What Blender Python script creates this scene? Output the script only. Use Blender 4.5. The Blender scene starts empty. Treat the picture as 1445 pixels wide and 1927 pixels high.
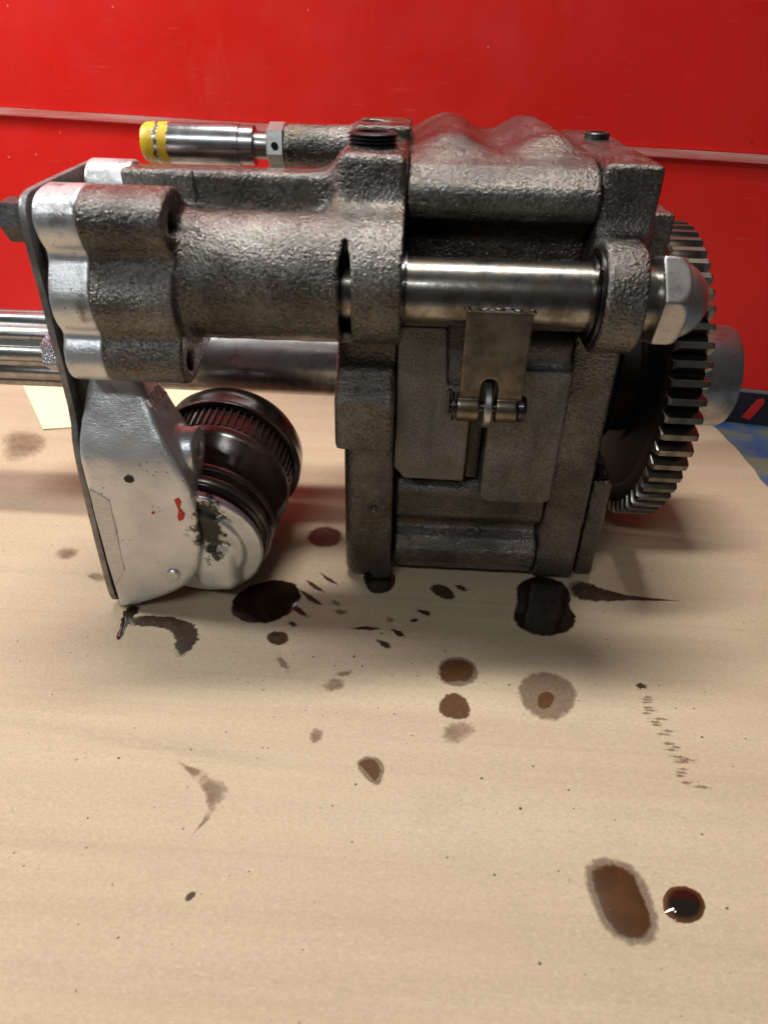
import bpy, bmesh, math, random
import numpy as np
from mathutils import Vector, Matrix, Euler

rnd = random.Random(7)
S = 0.01            # all shapes below are written in centimetres
C = bpy.context.scene.collection
sc = bpy.context.scene

# ------------------------------------------------------------------ camera
pitch, yaw, roll = (math.radians(a) for a in (34.6, 2.4, 1.4))
fw = Vector((-math.sin(yaw)*math.cos(pitch), math.cos(yaw)*math.cos(pitch), -math.sin(pitch)))
rt = Vector((math.cos(yaw), math.sin(yaw), 0)); up = rt.cross(fw)
R_ = math.cos(roll)*rt + math.sin(roll)*up
U_ = -math.sin(roll)*rt + math.cos(roll)*up
cd = bpy.data.cameras.new('camera'); cam = bpy.data.objects.new('camera', cd); C.objects.link(cam)
m = Matrix((R_, U_, -fw)).transposed().to_4x4(); m.translation = Vector((0, -38.2, 32.7))*S
cam.matrix_world = m
cd.sensor_fit = 'HORIZONTAL'; cd.sensor_width = 36; cd.lens = 1300/1445*36
cd.clip_start = 0.01; cd.clip_end = 50
cd.dof.use_dof = True; cd.dof.focus_distance = 0.46; cd.dof.aperture_fstop = 11
sc.camera = cam

# ------------------------------------------------------------------ light
w = bpy.data.worlds.new('World'); sc.world = w; w.use_nodes = True
w.node_tree.nodes['Background'].inputs[0].default_value = (1.0, 0.96, 0.92, 1)
w.node_tree.nodes['Background'].inputs[1].default_value = 0.055
def lamp(name, loc, size, sizey, power, col, aim):
    d = bpy.data.lights.new(name, 'AREA'); d.shape = 'RECTANGLE'; d.size = size; d.size_y = sizey
    d.energy = power; d.color = col
    o = bpy.data.objects.new(name, d); C.objects.link(o); o.location = loc
    o.rotation_euler = (Vector(aim)-Vector(loc)).to_track_quat('-Z', 'Y').to_euler()
    return o
lamp('tube_and_fill_lamp', (-0.06, 0.46, 2.05), 0.95, 0.16, 42, (1.0, 0.965, 0.925), (0, 0.05, 0))
lamp('tube_and_fill_lamp', (-0.45, -1.10, 1.3), 0.9, 0.05, 7, (0.92, 0.97, 1.0), (-0.1, 0.3, 0.1))
lamp('tube_and_fill_lamp', (-0.95, 0.06, 0.95), 0.12, 0.5, 12, (0.95, 0.97, 1.0), (-0.1, 0.3, 0.2))  # added fill with no known source, brightens the red cabinet from the left
vs = sc.view_settings; vs.view_transform = 'Standard'; vs.look = 'None'; vs.exposure = 0.0; vs.gamma = 1
vs.use_curve_mapping = False
sc.cycles.use_denoising = True
sc.cycles.sample_clamp_indirect = 4

# ------------------------------------------------------------------ materials
class N:
    def __init__(s, name):
        s.m = bpy.data.materials.new(name); s.m.use_nodes = True
        s.t = s.m.node_tree; s.b = s.t.nodes['Principled BSDF']; s.o = s.t.nodes['Material Output']
        s.co = s.t.nodes.new('ShaderNodeTexCoord').outputs['Object']
    def node(s, typ, **k):
        n = s.t.nodes.new(typ)
        for a, v in k.items(): setattr(n, a, v)
        return n
    def lk(s, a, b): s.t.links.new(a, b)
    def setv(s, sock, v):
        if hasattr(v, 'links') or isinstance(v, bpy.types.NodeSocket): s.lk(v, sock)
        else:
            if isinstance(v, tuple) and len(v) == 3: v = (*v, 1)
            sock.default_value = v
    def mapv(s, scale=(1,1,1), loc=(0,0,0), rot=(0,0,0)):
        n = s.node('ShaderNodeMapping'); s.lk(s.co, n.inputs[0])
        n.inputs['Scale'].default_value = scale; n.inputs['Location'].default_value = loc; n.inputs['Rotation'].default_value = rot
        return n.outputs[0]
    def noise(s, scale, detail=3, rough=.55, vec=None, dist=0):
        n = s.node('ShaderNodeTexNoise'); s.lk(vec or s.co, n.inputs['Vector'])
        n.inputs['Scale'].default_value = scale; n.inputs['Detail'].default_value = detail
        n.inputs['Roughness'].default_value = rough; n.inputs['Distortion'].default_value = dist
        return n.outputs['Fac']
    def vor(s, scale, vec=None, feature='F1', out='Distance', rnd_=1.0):
        n = s.node('ShaderNodeTexVoronoi', feature=feature); s.lk(vec or s.co, n.inputs['Vector'])
        n.inputs['Scale'].default_value = scale; n.inputs['Randomness'].default_value = rnd_
        return n.outputs[out]
    def ramp(s, fac, a, b, ca=0.0, cb=1.0):
        n = s.node('ShaderNodeMapRange'); s.lk(fac, n.inputs[0])
        for i, v in zip((1,2,3,4), (a,b,ca,cb)): n.inputs[i].default_value = v
        return n.outputs[0]
    def math(s, op, a, b=0.0, c=None):
        n = s.node('ShaderNodeMath', operation=op)
        for i, v in enumerate((a, b) if c is None else (a, b, c)): s.setv(n.inputs[i], v)
        return n.outputs[0]
    def mix(s, fac, a, b, blend='MIX'):
        n = s.node('ShaderNodeMix', data_type='RGBA', blend_type=blend)
        s.setv(n.inputs[0], fac); s.setv(n.inputs[6], a); s.setv(n.inputs[7], b)
        return n.outputs[2]
    def bump(s, h, strength, dist, prev=None):
        n = s.node('ShaderNodeBump'); s.lk(h, n.inputs['Height'])
        n.inputs['Strength'].default_value = strength; n.inputs['Distance'].default_value = dist
        if prev: s.lk(prev, n.inputs['Normal'])
        return n.outputs[0]
    def set(s, **k):
        names = dict(color='Base Color', rough='Roughness', metal='Metallic', normal='Normal', coat='Coat Weight',
                     coatr='Coat Roughness', alpha='Alpha', spec='Specular IOR Level', aniso='Anisotropic', coatn='Coat Normal', ior='IOR',
                     coattint='Coat Tint')
        for a, v in k.items(): s.setv(s.b.inputs[names[a]], v)
        return s.m
    def sep(s):
        n = s.node('ShaderNodeSeparateXYZ'); s.lk(s.co, n.inputs[0]); return n.outputs
    def attr(s, name):
        n = s.node('ShaderNodeAttribute', attribute_name=name); return n.outputs['Fac']

M = {}
def iron(name, dark, light, brown, bump=1.0, fine=1.0, r0=.20, r1=.38, metal=.9, coat=.6):
    n = N(name)
    big = n.noise(22, 4, .6); mid = n.noise(110, 3); g = n.noise(600*fine, 3, .5); v = n.noise(1500*fine, 2, .5)
    col = n.mix(n.ramp(big, .35, .68), dark, light)
    col = n.mix(n.ramp(n.noise(38, 5, .65, vec=n.mapv((1,1,1),(3.1,.7,2.2))), .52, .72), col, brown)
    col = n.mix(n.ramp(g, .34, .56), n.mix(.5, col, (.015,.012,.009)), col)
    h = n.math('ADD', n.math('MULTIPLY', g, 1.0), n.math('MULTIPLY', v, .3))
    b = n.bump(h, 1.0, .00105*bump)
    b = n.bump(mid, .10, .0012*bump, b)
    if name == 'machined_iron':
        b = n.bump(n.noise(1, 3, .6, vec=n.mapv((40, 40, 1100))), .35, .0006, b)
        col = n.mix(n.ramp(n.noise(1, 4, .65, vec=n.mapv((55, 55, 18))), .52, .7, 0, .55), col, (.05,.042,.033))
    n.set(color=col, metal=metal, rough=n.ramp(n.math('ADD', n.math('MULTIPLY', mid, .5), n.math('MULTIPLY', big, .5)), .35, .65, r0, r1), normal=b, coat=coat, coatr=.06, coatn=b)
    M[name] = n.m
iron('cast_iron', (.07,.061,.051), (.24,.22,.195), (.12,.086,.052))
iron('cast_iron_fine', (.07,.063,.054), (.215,.20,.178), (.12,.092,.062), bump=1.0, fine=1.05)
iron('machined_iron', (.13,.122,.11), (.24,.226,.205), (.17,.138,.10), bump=.55, fine=1.3, r0=.42, r1=.6, metal=.7, coat=.2)
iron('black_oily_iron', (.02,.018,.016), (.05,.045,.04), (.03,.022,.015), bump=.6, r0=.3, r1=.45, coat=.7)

n = N('shade_black'); n.set(color=(.016,.0145,.013), rough=.55, spec=0.12, normal=n.bump(n.noise(300,3),.3,.0006)); M['shade_black'] = n.m  # near-black colour carries the shade of the unlit gear side
def steel(name, base, stain, rough=(.16,.34), stainamt=(.5,.7), axis=0, coat=.3):
    n = N(name)
    sc_ = [400, 400, 400]; sc_[axis] = 6
    st = n.noise(1, 3, .6, vec=n.mapv(tuple(sc_)))
    around = [14, 14, 14]; around[axis] = 700
    ring = n.noise(1, 2, .5, vec=n.mapv(tuple(around)))
    pat = n.noise(75, 5, .65)
    col = n.mix(n.ramp(pat, *stainamt), base, stain)
    col = n.mix(n.ramp(n.noise(420, 2), .62, .74, 0, .45), col, (.07,.06,.05))
    b = n.bump(n.math('ADD', st, ring), .06, .0003)
    b = n.bump(n.noise(160, 3), .12, .0006, b)
    n.set(color=col, metal=1.0, rough=n.ramp(pat, .3, .75, *rough), normal=b, coat=coat, coatr=.08)
    M[name] = n.m
steel('rod_steel', (.35,.335,.31), (.14,.118,.09), (.18,.42), (.36,.58))
steel('shaft_steel', (.40,.395,.385), (.22,.20,.175), (.26,.44), (.45,.7))
steel('nut_steel', (.46,.45,.43), (.30,.275,.24), (.32,.5), (.45,.75))
steel('gear_steel', (.22,.205,.18), (.10,.088,.07), (.28,.48), (.42,.68))
steel('hub_steel', (.40,.39,.38), (.20,.19,.175), (.28,.45), (.42,.7), coat=.15)
steel('dark_steel', (.07,.068,.066), (.035,.03,.025), (.25,.45), (.4,.7))
steel('bronze_stained_steel', (.23,.185,.13), (.10,.078,.052), (.3,.5), (.38,.66), coat=.4)

n = N('relief_valve_steel')
xyz = n.sep()
dis = n.math('ADD', xyz[0], n.math('MULTIPLY', n.math('SUBTRACT', n.noise(1, 4, .7, vec=n.mapv((40, 300, 300))), .5), .009))
b1 = n.math('LESS_THAN', dis, -.1590); b2 = n.math('COMPARE', dis, -.1667, .0011)
ymask = n.math('SUBTRACT', b1, n.math('MULTIPLY', b1, b2))
ymask = n.math('MULTIPLY', ymask, n.ramp(n.noise(300, 4, .65), .36, .44))
st = n.noise(1, 3, .6, vec=n.mapv((700, 20, 20)))
n.set(color=n.mix(ymask, n.mix(n.ramp(n.noise(90,4), .4,.7), (.46,.46,.47), (.22,.21,.20)), (.72,.47,.012)), metal=n.ramp(ymask, 0, 1, 1, 0),
      rough=n.ramp(ymask, 0, 1, .27, .42), normal=n.bump(n.math('ADD', st, n.math('MULTIPLY', ymask, 1.5)), .15, .0004))
M['relief_valve_steel'] = n.m

def alu(name, dirt, grime=None):
    n = N(name)
    g = n.noise(900, 2); big = n.noise(28, 4, .6)
    col = n.mix(n.ramp(big, .35, .7), (.70,.705,.71), (.57,.57,.565))
    spk = n.math('MULTIPLY', n.math('LESS_THAN', n.vor(330), .15), n.math('GREATER_THAN', n.noise(60, 2), .58))
    col = n.mix(spk, col, (.04,.035,.03))
    sm = n.ramp(n.noise(55, 6, .7, vec=n.mapv((1,1,1),(.4,.2,.9))), .60-dirt*.08, .74-dirt*.08, 0, .85)
    col = n.mix(sm, col, (.16,.14,.115))
    if grime:
        vm = n.node('ShaderNodeVectorMath', operation='DISTANCE'); n.lk(n.mapv((1,.5,.42)), vm.inputs[0]); vm.inputs[1].default_value = grime
        gm = n.math('ADD', n.ramp(vm.outputs['Value'], .003, .021, 1, 0), n.ramp(n.noise(150, 5, .7), .3, .7, -.35, .35))
        col = n.mix(n.ramp(gm, .45, .65, 0, .95), col, (.025,.02,.016))
    scr = n.noise(1, 2, .5, vec=n.mapv((160, 160, 2200), rot=(0, .55, 0)))
    b = n.bump(scr, .25, .0004); b = n.bump(g, .3, .0005, b); b = n.bump(n.noise(170, 3), .25, .001, b)
    n.set(color=col, metal=.72, rough=n.ramp(big, .3, .7, .30, .42), normal=b, coat=.1, coatr=.2)
    M[name] = n.m
alu('aluminium', .6); alu('aluminium_dirty', -.3, (-.1245,-.012,.0285))
n = N('milled_aluminium')
mk = n.noise(1, 2, .6, vec=n.mapv((160, 160, 1500), rot=(0, math.radians(50), 0)))
n.set(color=n.mix(n.ramp(mk,.35,.65), (.58,.565,.53), (.70,.69,.66)), metal=.6, rough=.45, normal=n.bump(mk, .4, .0005)); M['milled_aluminium'] = n.m
n = N('plate_steel')
n.set(color=n.mix(n.ramp(n.noise(80,5,.65),.4,.65), (.30,.29,.28), (.17,.155,.14)), metal=.75, rough=.45, normal=n.bump(n.noise(500,3), .4, .0006)); M['plate_steel'] = n.m

n = N('filter_black_paint')
sc1 = n.noise(60, 5, .65)
n.set(color=n.mix(n.ramp(sc1, .55, .75), (.018,.011,.009), (.035,.022,.014)), metal=.0, rough=n.ramp(sc1, .3, .7, .14, .28), spec=.5,
      normal=n.bump(n.noise(200,3), .08, .0005), coat=.12, coatr=.08); M['filter_black_paint'] = n.m
n = N('rusty_rim_steel')
ru = n.noise(120, 5, .7)
n.set(color=n.mix(n.ramp(ru, .50, .62), (.13,.115,.10), (.10,.05,.018)), metal=n.ramp(ru, .5, .62, .9, .3), rough=.32, coat=.4, coatr=.1); M['rusty_rim_steel'] = n.m
n = N('black_rubber'); n.set(color=(.012,.011,.01), rough=.4); M['black_rubber'] = n.m
n = N('black_oxide'); n.set(color=n.mix(n.ramp(n.noise(200,4),.4,.7),(.045,.044,.043),(.09,.085,.08)), metal=.8, rough=.36, normal=n.bump(n.noise(500,2),.3,.0005)); M['black_oxide'] = n.m
n = N('zinc_oily'); n.set(color=(.4,.42,.46), metal=1, rough=.25, normal=n.bump(n.vor(900),.9,.0012), coat=.6, coatr=.08); M['zinc_oily'] = n.m
n = N('hole_dark'); n.set(color=(.008,.007,.006), rough=.5); M['hole_dark'] = n.m
n = N('red_chip_paint'); n.set(color=(.55,.02,.015), rough=.4, normal=n.bump(n.noise(300,3),.3,.0005)); M['red_chip_paint'] = n.m

n = N('red_cabinet_paint')
sm = n.noise(9, 5, .6); sc2 = n.noise(1, 4, .7, vec=n.mapv((22, 22, 5), rot=(0,.5,0)))
spk = n.math('LESS_THAN', n.vor(26), .035)
col = n.mix(n.ramp(sm, .35, .7), (.80,.016,.009), (.72,.016,.010))
col = n.mix(n.ramp(sc2, .60, .82, 0, .22), col, (.72,.14,.10))
col = n.mix(spk, col, (.13,.01,.01))
ws = n.math('MULTIPLY', n.math('LESS_THAN', n.vor(45, vec=n.mapv((1,1,1),(.31,.2,.7))), .045), n.math('GREATER_THAN', n.noise(7, 2), .5))
col = n.mix(n.math('MULTIPLY', ws, .6), col, (.8,.35,.3))
scr = n.noise(1, 2, .5, vec=n.mapv((26, 26, 420), rot=(0, .95, 0)))
scr = n.math('MULTIPLY', n.ramp(scr, .64, .72), n.ramp(n.noise(9, 3), .48, .62))
col = n.mix(n.math('MULTIPLY', scr, .22), col, (.78,.25,.2))
n.set(color=col, rough=n.ramp(n.noise(14, 4), .3, .7, .22, .44), normal=n.bump(n.noise(6, 3), .35, .006, n.bump(n.noise(700, 2), .12, .0004)), spec=.5); M['red_cabinet_paint'] = n.m
n = N('worn_edge_paint')
n.set(color=n.mix(n.ramp(n.noise(1, 5, .7, vec=n.mapv((8, 60, 200))), .32, .62), (.60,.05,.04), (.70,.36,.31)), rough=.4); M['worn_edge_paint'] = n.m
n = N('black_plastic'); n.set(color=(.012,.013,.017), rough=.45); M['black_plastic'] = n.m
n = N('grey_edge'); n.set(color=(.22,.18,.2), rough=.5); M['grey_edge'] = n.m

n = N('bench_paint')
tt = n.noise(14, 5, .65, vec=n.mapv((.6, 1.6, 1)))
n.set(color=n.mix(n.ramp(tt, .46, .56), n.mix(n.ramp(n.noise(45,4),.4,.6), (.075,.125,.18), (.035,.085,.24)), (.15,.16,.115)), rough=.45, normal=n.bump(n.noise(200,3),.2,.0006)); M['bench_paint'] = n.m

n = N('cardboard')
fib = n.noise(1, 4, .7, vec=n.mapv((480, 800, 480), rot=(0,0,.5))); fib2 = n.noise(620, 3, .65)
band = n.noise(1, 4, .65, vec=n.mapv((2.5, 62, 1))); wide = n.noise(1, 3, .55, vec=n.mapv((1.6, 22, 1), (.3,.1,0)))
blot = n.noise(11, 4, .6)
line = n.noise(1, 2, .5, vec=n.mapv((1.4, 150, 1), (.2,.37,0))); fleck = n.noise(1, 2, .5, vec=n.mapv((260, 1300, 1), rot=(0,0,.35))); fleck2 = n.noise(1, 2, .5, vec=n.mapv((300, 1200, 1), rot=(0,0,-.6)))
col = n.mix(n.ramp(band, .36, .66), (.445,.338,.222), (.492,.379,.254))
col = n.mix(n.ramp(wide, .40, .66, 0, .6), col, (.53,.425,.288))
col = n.mix(n.ramp(blot, .52, .74, 0, .45), col, (.385,.305,.208))
col = n.mix(n.ramp(fib, .40, .64, 0, .42), col, (.34,.26,.174))
col = n.mix(n.ramp(fib2, .54, .70, 0, .3), col, (.60,.495,.36))
col = n.mix(n.ramp(line, .58, .68, 0, .17), col, (.35,.265,.175))
col = n.mix(n.ramp(fleck, .64, .70, 0, .4), col, (.26,.19,.125))
col = n.mix(n.ramp(fleck2, .64, .70, 0, .5), col, (.60,.50,.37))
spk = n.math('MULTIPLY', n.math('LESS_THAN', n.vor(130), .085), n.math('GREATER_THAN', n.noise(30, 3), .56))
col = n.mix(n.math('MULTIPLY', spk, .7), col, (.10,.06,.035))
smudge = n.ramp(n.noise(26, 6, .72, vec=n.mapv((1, 2.2, 1), (.7,.2,0))), .66, .80, 0, .5)
col = n.mix(smudge, col, (.27,.17,.10))
b = n.bump(fib2, .25, .0004); b = n.bump(band, .4, .0014, b); b = n.bump(line, .4, .0010, b)
n.set(color=col, rough=.82, normal=b, spec=.25); M['cardboard'] = n.m
n = N('cream_paper'); n.set(color=(.80,.72,.47), rough=.7, normal=n.bump(n.noise(30,2),.2,.002)); M['cream_paper'] = n.m

def stain(name, col, rough, alpha, soft, spec=.5, noisy=0.0, wet=0.0, grain=0.0):
    n = N(name); e = n.attr('edge')        # edge: 0 on the outline, 1 in the middle
    a = n.ramp(n.math('ADD', e, n.math('MULTIPLY', n.math('SUBTRACT', n.noise(330, 5, .75), .5), soft*2.2)), 0, soft, 0, alpha)
    if noisy: a = n.math('MULTIPLY', a, n.ramp(n.noise(120, 4, .6), .5-noisy*.3, .5+.1, 1-noisy*.6, 1))
    if grain: col2 = n.mix(n.ramp(n.noise(700, 3, .6), .38, .62, 0, grain), col, tuple(min(1, c*1.8) for c in col))
    else: col2 = n.mix(n.ramp(n.noise(90, 4), .35, .7), col, tuple(c*.6 for c in col))
    n.set(color=col2, rough=rough, alpha=a, spec=spec)
    if wet: n.set(coat=wet, coatr=.03)
    M[name] = n.m
stain('oil_wet', (.022,.011,.006), .09, .97, .06, .6, wet=.6)
stain('oil_brown', (.078,.034,.012), .55, .90, .16, .12, grain=.5)
stain('oil_brown_wet', (.08,.032,.010), .16, .95, .14, .5)
stain('oil_halo', (.165,.108,.067), .7, .85, .17, .3, grain=.45)
stain('oil_faint', (.20,.105,.05), .7, .55, .5, .3, noisy=.8)
stain('oil_mid', (.055,.026,.013), .30, .88, .2, .45, noisy=.25)
n = N('oil_drop'); e = n.attr('edge')
n.set(color=n.mix(n.ramp(e, .05, .32), (.11,.045,.014), (.012,.007,.005)), rough=.03, spec=.8, coat=.8, coatr=.02); M['oil_drop'] = n.m
n = N('grit'); n.set(color=n.mix(n.noise(100,2), (.03,.025,.02), (.14,.10,.07)), rough=.6); M['grit'] = n.m

# ------------------------------------------------------------------ mesh helpers
def link(name, me, mat, parent=None, smooth=True, sharp=None):
    if mat and not me.materials: me.materials.append(M[mat])
    if smooth:
        me.shade_smooth()
        if sharp: me.set_sharp_from_angle(angle=math.radians(sharp))
    o = bpy.data.objects.new(name, me); C.objects.link(o)
    if parent: o.parent = parent
    return o
def mesh(name, v, f):
    me = bpy.data.meshes.new(name); me.from_pydata([tuple(Vector(p)*S) for p in v], [], f); me.update(); return me
def tag(o, label, cat, group=None):
    o['label'] = label; o['category'] = cat
    if group: o['group'] = group
    return o
def chaikin(p, n=2, closed=True):
    for _ in range(n):
        q = []
        for i in range(len(p) if closed else len(p)-1):
            a, b = np.array(p[i]), np.array(p[(i+1) % len(p)])
            q += [a*.75+b*.25, a*.25+b*.75]
        p = q
    return [tuple(x) for x in p]

# --- signed distance fields, meshed with surface nets
def d_box(g, c, h, r=0.0):
    q = [np.abs(g[i]-c[i])-(h[i]-r) for i in range(3)]
    out = np.sqrt(sum(np.maximum(k, 0)**2 for k in q)); ins = np.minimum(np.maximum(np.maximum(q[0], q[1]), q[2]), 0)
    return out+ins-r
def bxd(g, x0, x1, y0, y1, z0, z1, r=0.1):
    return d_box(g, ((x0+x1)/2, (y0+y1)/2, (z0+z1)/2), (abs(x1-x0)/2, abs(y1-y0)/2, abs(z1-z0)/2), r)
def d_cyl(g, ax, c, r, a0, a1, rd=0.0):
    o = [i for i in range(3) if i != ax]
    rr = np.sqrt((g[o[0]]-c[0])**2+(g[o[1]]-c[1])**2)-(r-rd); aa = np.abs(g[ax]-(a0+a1)/2)-(abs(a1-a0)/2-rd)
    return np.sqrt(np.maximum(rr, 0)**2+np.maximum(aa, 0)**2)+np.minimum(np.maximum(rr, aa), 0)-rd
def d_poly2(a, b, pts):
    d = None; sgn = None
    n = len(pts)
    for i in range(n):
        p, q = pts[i], pts[i-1]
        ex, ey = q[0]-p[0], q[1]-p[1]; wx, wy = a-p[0], b-p[1]
        t = np.clip((wx*ex+wy*ey)/(ex*ex+ey*ey+1e-12), 0, 1)
        dd = (wx-ex*t)**2+(wy-ey*t)**2
        c1 = b >= p[1]; c2 = b < q[1]; c3 = ex*wy > ey*wx
        flip = (c1 & c2 & c3) | (~c1 & ~c2 & ~c3)
        d = dd if d is None else np.minimum(d, dd)
        sgn = np.where(flip, -1.0, 1.0) if sgn is None else sgn*np.where(flip, -1.0, 1.0)
    return sgn*np.sqrt(d)
def d_ext(g, ax, pts, a0, a1, rd=0.1):
    o = [i for i in range(3) if i != ax]
    rr = d_poly2(g[o[0]], g[o[1]], pts)+rd; aa = np.abs(g[ax]-(a0+a1)/2)-(abs(a1-a0)/2-rd)
    return np.sqrt(np.maximum(rr, 0)**2+np.maximum(aa, 0)**2)+np.minimum(np.maximum(rr, aa), 0)-rd
def d_cap(g, a, b, r):
    a = np.array(a, float); b = np.array(b, float); e = b-a
    w_ = [g[i]-a[i] for i in range(3)]
    t = np.clip(sum(w_[i]*e[i] for i in range(3))/(e@e), 0, 1)
    return np.sqrt(sum((w_[i]-e[i]*t)**2 for i in range(3)))-r
def d_disc(g, c, ax, r, h0, h1, rd=.1):       # cylinder along any axis
    ax = np.array(ax, float); ax /= np.linalg.norm(ax); w_ = [g[i]-c[i] for i in range(3)]
    t = sum(w_[i]*ax[i] for i in range(3))
    rad = np.sqrt(np.maximum(sum(x*x for x in w_)-t*t, 0))-(r-rd); aa = np.abs(t-(h0+h1)/2)-(abs(h1-h0)/2-rd)
    return np.sqrt(np.maximum(rad, 0)**2+np.maximum(aa, 0)**2)+np.minimum(np.maximum(rad, aa), 0)-rd
def smin(a, b, k):
    h = np.maximum(k-np.abs(a-b), 0)/k
    return np.minimum(a, b)-h*h*k*.25
def smax(a, b, k): return -smin(-a, -b, k)
def lump(g, amp, f):
    return amp*(np.sin(g[0]*f+1.3*np.sin(g[1]*f*.7))*np.sin(g[1]*f*1.1+.9*np.sin(g[2]*f*.8))*np.sin(g[2]*f*.93+1.1*np.sin(g[0]*f*.6)))

def nets(name, lo, hi, h, fn, mat, parent):
    lo = np.array(lo, float)-2*h; hi = np.array(hi, float)+2*h
    n = np.ceil((hi-lo)/h).astype(int)+1
    ax = [lo[i]+h*np.arange(n[i]) for i in range(3)]
    g = (ax[0][:, None, None], ax[1][None, :, None], ax[2][None, None, :])
    F = np.broadcast_to(fn(g), tuple(n)).astype(np.float32)
    I = F < 0
    cs = [(i, j, k) for i in (0, 1) for j in (0, 1) for k in (0, 1)]
    sl = lambda o: tuple(slice(o[i], n[i]-1+o[i]) for i in range(3))
    cnt = sum(I[sl(o)].astype(np.int8) for o in cs)
    act = np.argwhere((cnt > 0) & (cnt < 8))
    idx = -np.ones(tuple(n-1), np.int64); idx[tuple(act.T)] = np.arange(len(act))
    vals = {o: F[act[:, 0]+o[0], act[:, 1]+o[1], act[:, 2]+o[2]] for o in cs}
    P = np.zeros((len(act), 3)); K = np.zeros(len(act))
    for o in cs:
        for d in range(3):
            if o[d]: continue
            q = list(o); q[d] = 1; q = tuple(q)
            a, b = vals[o], vals[q]; mk = (a < 0) != (b < 0)
            t = np.where(mk, a/np.where(a-b == 0, 1, a-b), 0)
            for i in range(3):
                P[:, i] += np.where(mk, o[i]+(t if i == d else 0), 0)
            K += mk
    P = (P/K[:, None]+act)*h+lo
    faces = []
    for d in range(3):
        u, v = (d+1) % 3, (d+2) % 3
        s0 = [slice(None)]*3; s1 = [slice(None)]*3
        s0[d] = slice(0, n[d]-1); s1[d] = slice(1, n[d])
        ch = I[tuple(s0)] != I[tuple(s1)]
        e = np.argwhere(ch); ok = (e[:, u] > 0) & (e[:, v] > 0) & (e[:, u] < n[u]-1) & (e[:, v] < n[v]-1); e = e[ok]
        ins = I[tuple(e.T)]
        def at(du, dv):
            c = e.copy(); c[:, u] -= du; c[:, v] -= dv; return idx[tuple(c.T)]
        q = np.stack([at(1, 1), at(0, 1), at(0, 0), at(1, 0)], 1)
        q[~ins] = q[~ins][:, ::-1]
        faces.append(q)
    Fc = np.concatenate(faces)
    me = bpy.data.meshes.new(name)
    me.vertices.add(len(P)); me.vertices.foreach_set('co', (P*S).astype(np.float32).ravel())
    me.loops.add(Fc.size); me.loops.foreach_set('vertex_index', Fc.astype(np.int32).ravel())
    me.polygons.add(len(Fc)); me.polygons.foreach_set('loop_start', np.arange(0, Fc.size, 4, dtype=np.int32))
    me.update(calc_edges=True); me.validate()
    return link(name, me, mat, parent)

def lathe(name, prof, c, axis, mat, parent=None, seg=64, sharp=35, closed_ends=True):
    """prof: list of (a, r) along axis, starting at point c"""
    ax = Vector(axis).normalized(); u = ax.orthogonal().normalized(); v = ax.cross(u); c = Vector(c)
    vs_, fs = [], []
    for a, r in prof:
        for i in range(seg):
            t = 2*math.pi*i/seg; vs_.append(c+ax*a+(u*math.cos(t)+v*math.sin(t))*r)
    for k in range(len(prof)-1):
        for i in range(seg):
            j = (i+1) % seg; fs.append((k*seg+i, k*seg+j, (k+1)*seg+j, (k+1)*seg+i))
    if closed_ends:
        fs.append(tuple(range(seg-1, -1, -1))); fs.append(tuple(range((len(prof)-1)*seg, len(prof)*seg)))
    me = mesh(name, vs_, fs)
    bm = bmesh.new(); bm.from_mesh(me); bmesh.ops.recalc_face_normals(bm, faces=bm.faces); bm.to_mesh(me); bm.free()
    return link(name, me, mat, parent, sharp=sharp)
def prism(name, pts, axis, a0, a1, mat, parent=None, bev=0.06, sharp=35, smooth=True):
    """extrude polygon pts (in the two other axes, cyclic order) along axis with a chamfered rim"""
    o = [i for i in range(3) if i != axis]; n_ = len(pts)
    cx = sum(p[0] for p in pts)/n_; cy = sum(p[1] for p in pts)/n_
    def ring(a, ins):
        out = []
        for p in pts:
            dx, dy = p[0]-cx, p[1]-cy; L = math.hypot(dx, dy) or 1
            q = [0, 0, 0]; q[axis] = a; q[o[0]] = p[0]-dx/L*ins; q[o[1]] = p[1]-dy/L*ins; out.append(q)
        return out
    s = 1 if a1 > a0 else -1
    rings = [ring(a0, bev), ring(a0+bev*s, 0), ring(a1-bev*s, 0), ring(a1, bev)]
    v = sum(rings, []); f = []
    for k in range(3):
        for i in range(n_):
            j = (i+1) % n_; f.append((k*n_+i, k*n_+j, (k+1)*n_+j, (k+1)*n_+i))
    f += [tuple(range(n_-1, -1, -1)), tuple(range(3*n_, 4*n_))]
    me = mesh(name, v, f)
    bm = bmesh.new(); bm.from_mesh(me); bmesh.ops.recalc_face_normals(bm, faces=bm.faces); bm.to_mesh(me); bm.free()
    return link(name, me, mat, parent, smooth=smooth, sharp=sharp)
def hexa(r, c, rot=0): return [(c[0]+r*math.cos(rot+i*math.pi/3), c[1]+r*math.sin(rot+i*math.pi/3)) for i in range(6)]
def circ(r, c, n_=32): return [(c[0]+r*math.cos(2*math.pi*i/n_), c[1]+r*math.sin(2*math.pi*i/n_)) for i in range(n_)]
def rbox(name, x0, x1, y0, y1, z0, z1, mat, parent=None, bev=.06):
    return prism(name, [(y0,z0),(y1,z0),(y1,z1),(y0,z1)], 0, x0, x1, mat, parent, bev=bev, sharp=30)

# ------------------------------------------------------------------ setting: bench, cabinet, cardboard
me = mesh('bench_top', [(-120,-70,-.45),(140,-70,-.45),(140,90,-.45),(-120,90,-.45),(-120,-70,-5),(140,-70,-5),(140,90,-5),(-120,90,-5)],
          [(0,1,2,3),(7,6,5,4),(0,4,5,1),(1,5,6,2),(2,6,7,3),(3,7,4,0)])
o = link('bench_top', me, 'bench_paint', smooth=False); o['kind'] = 'structure'

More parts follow.
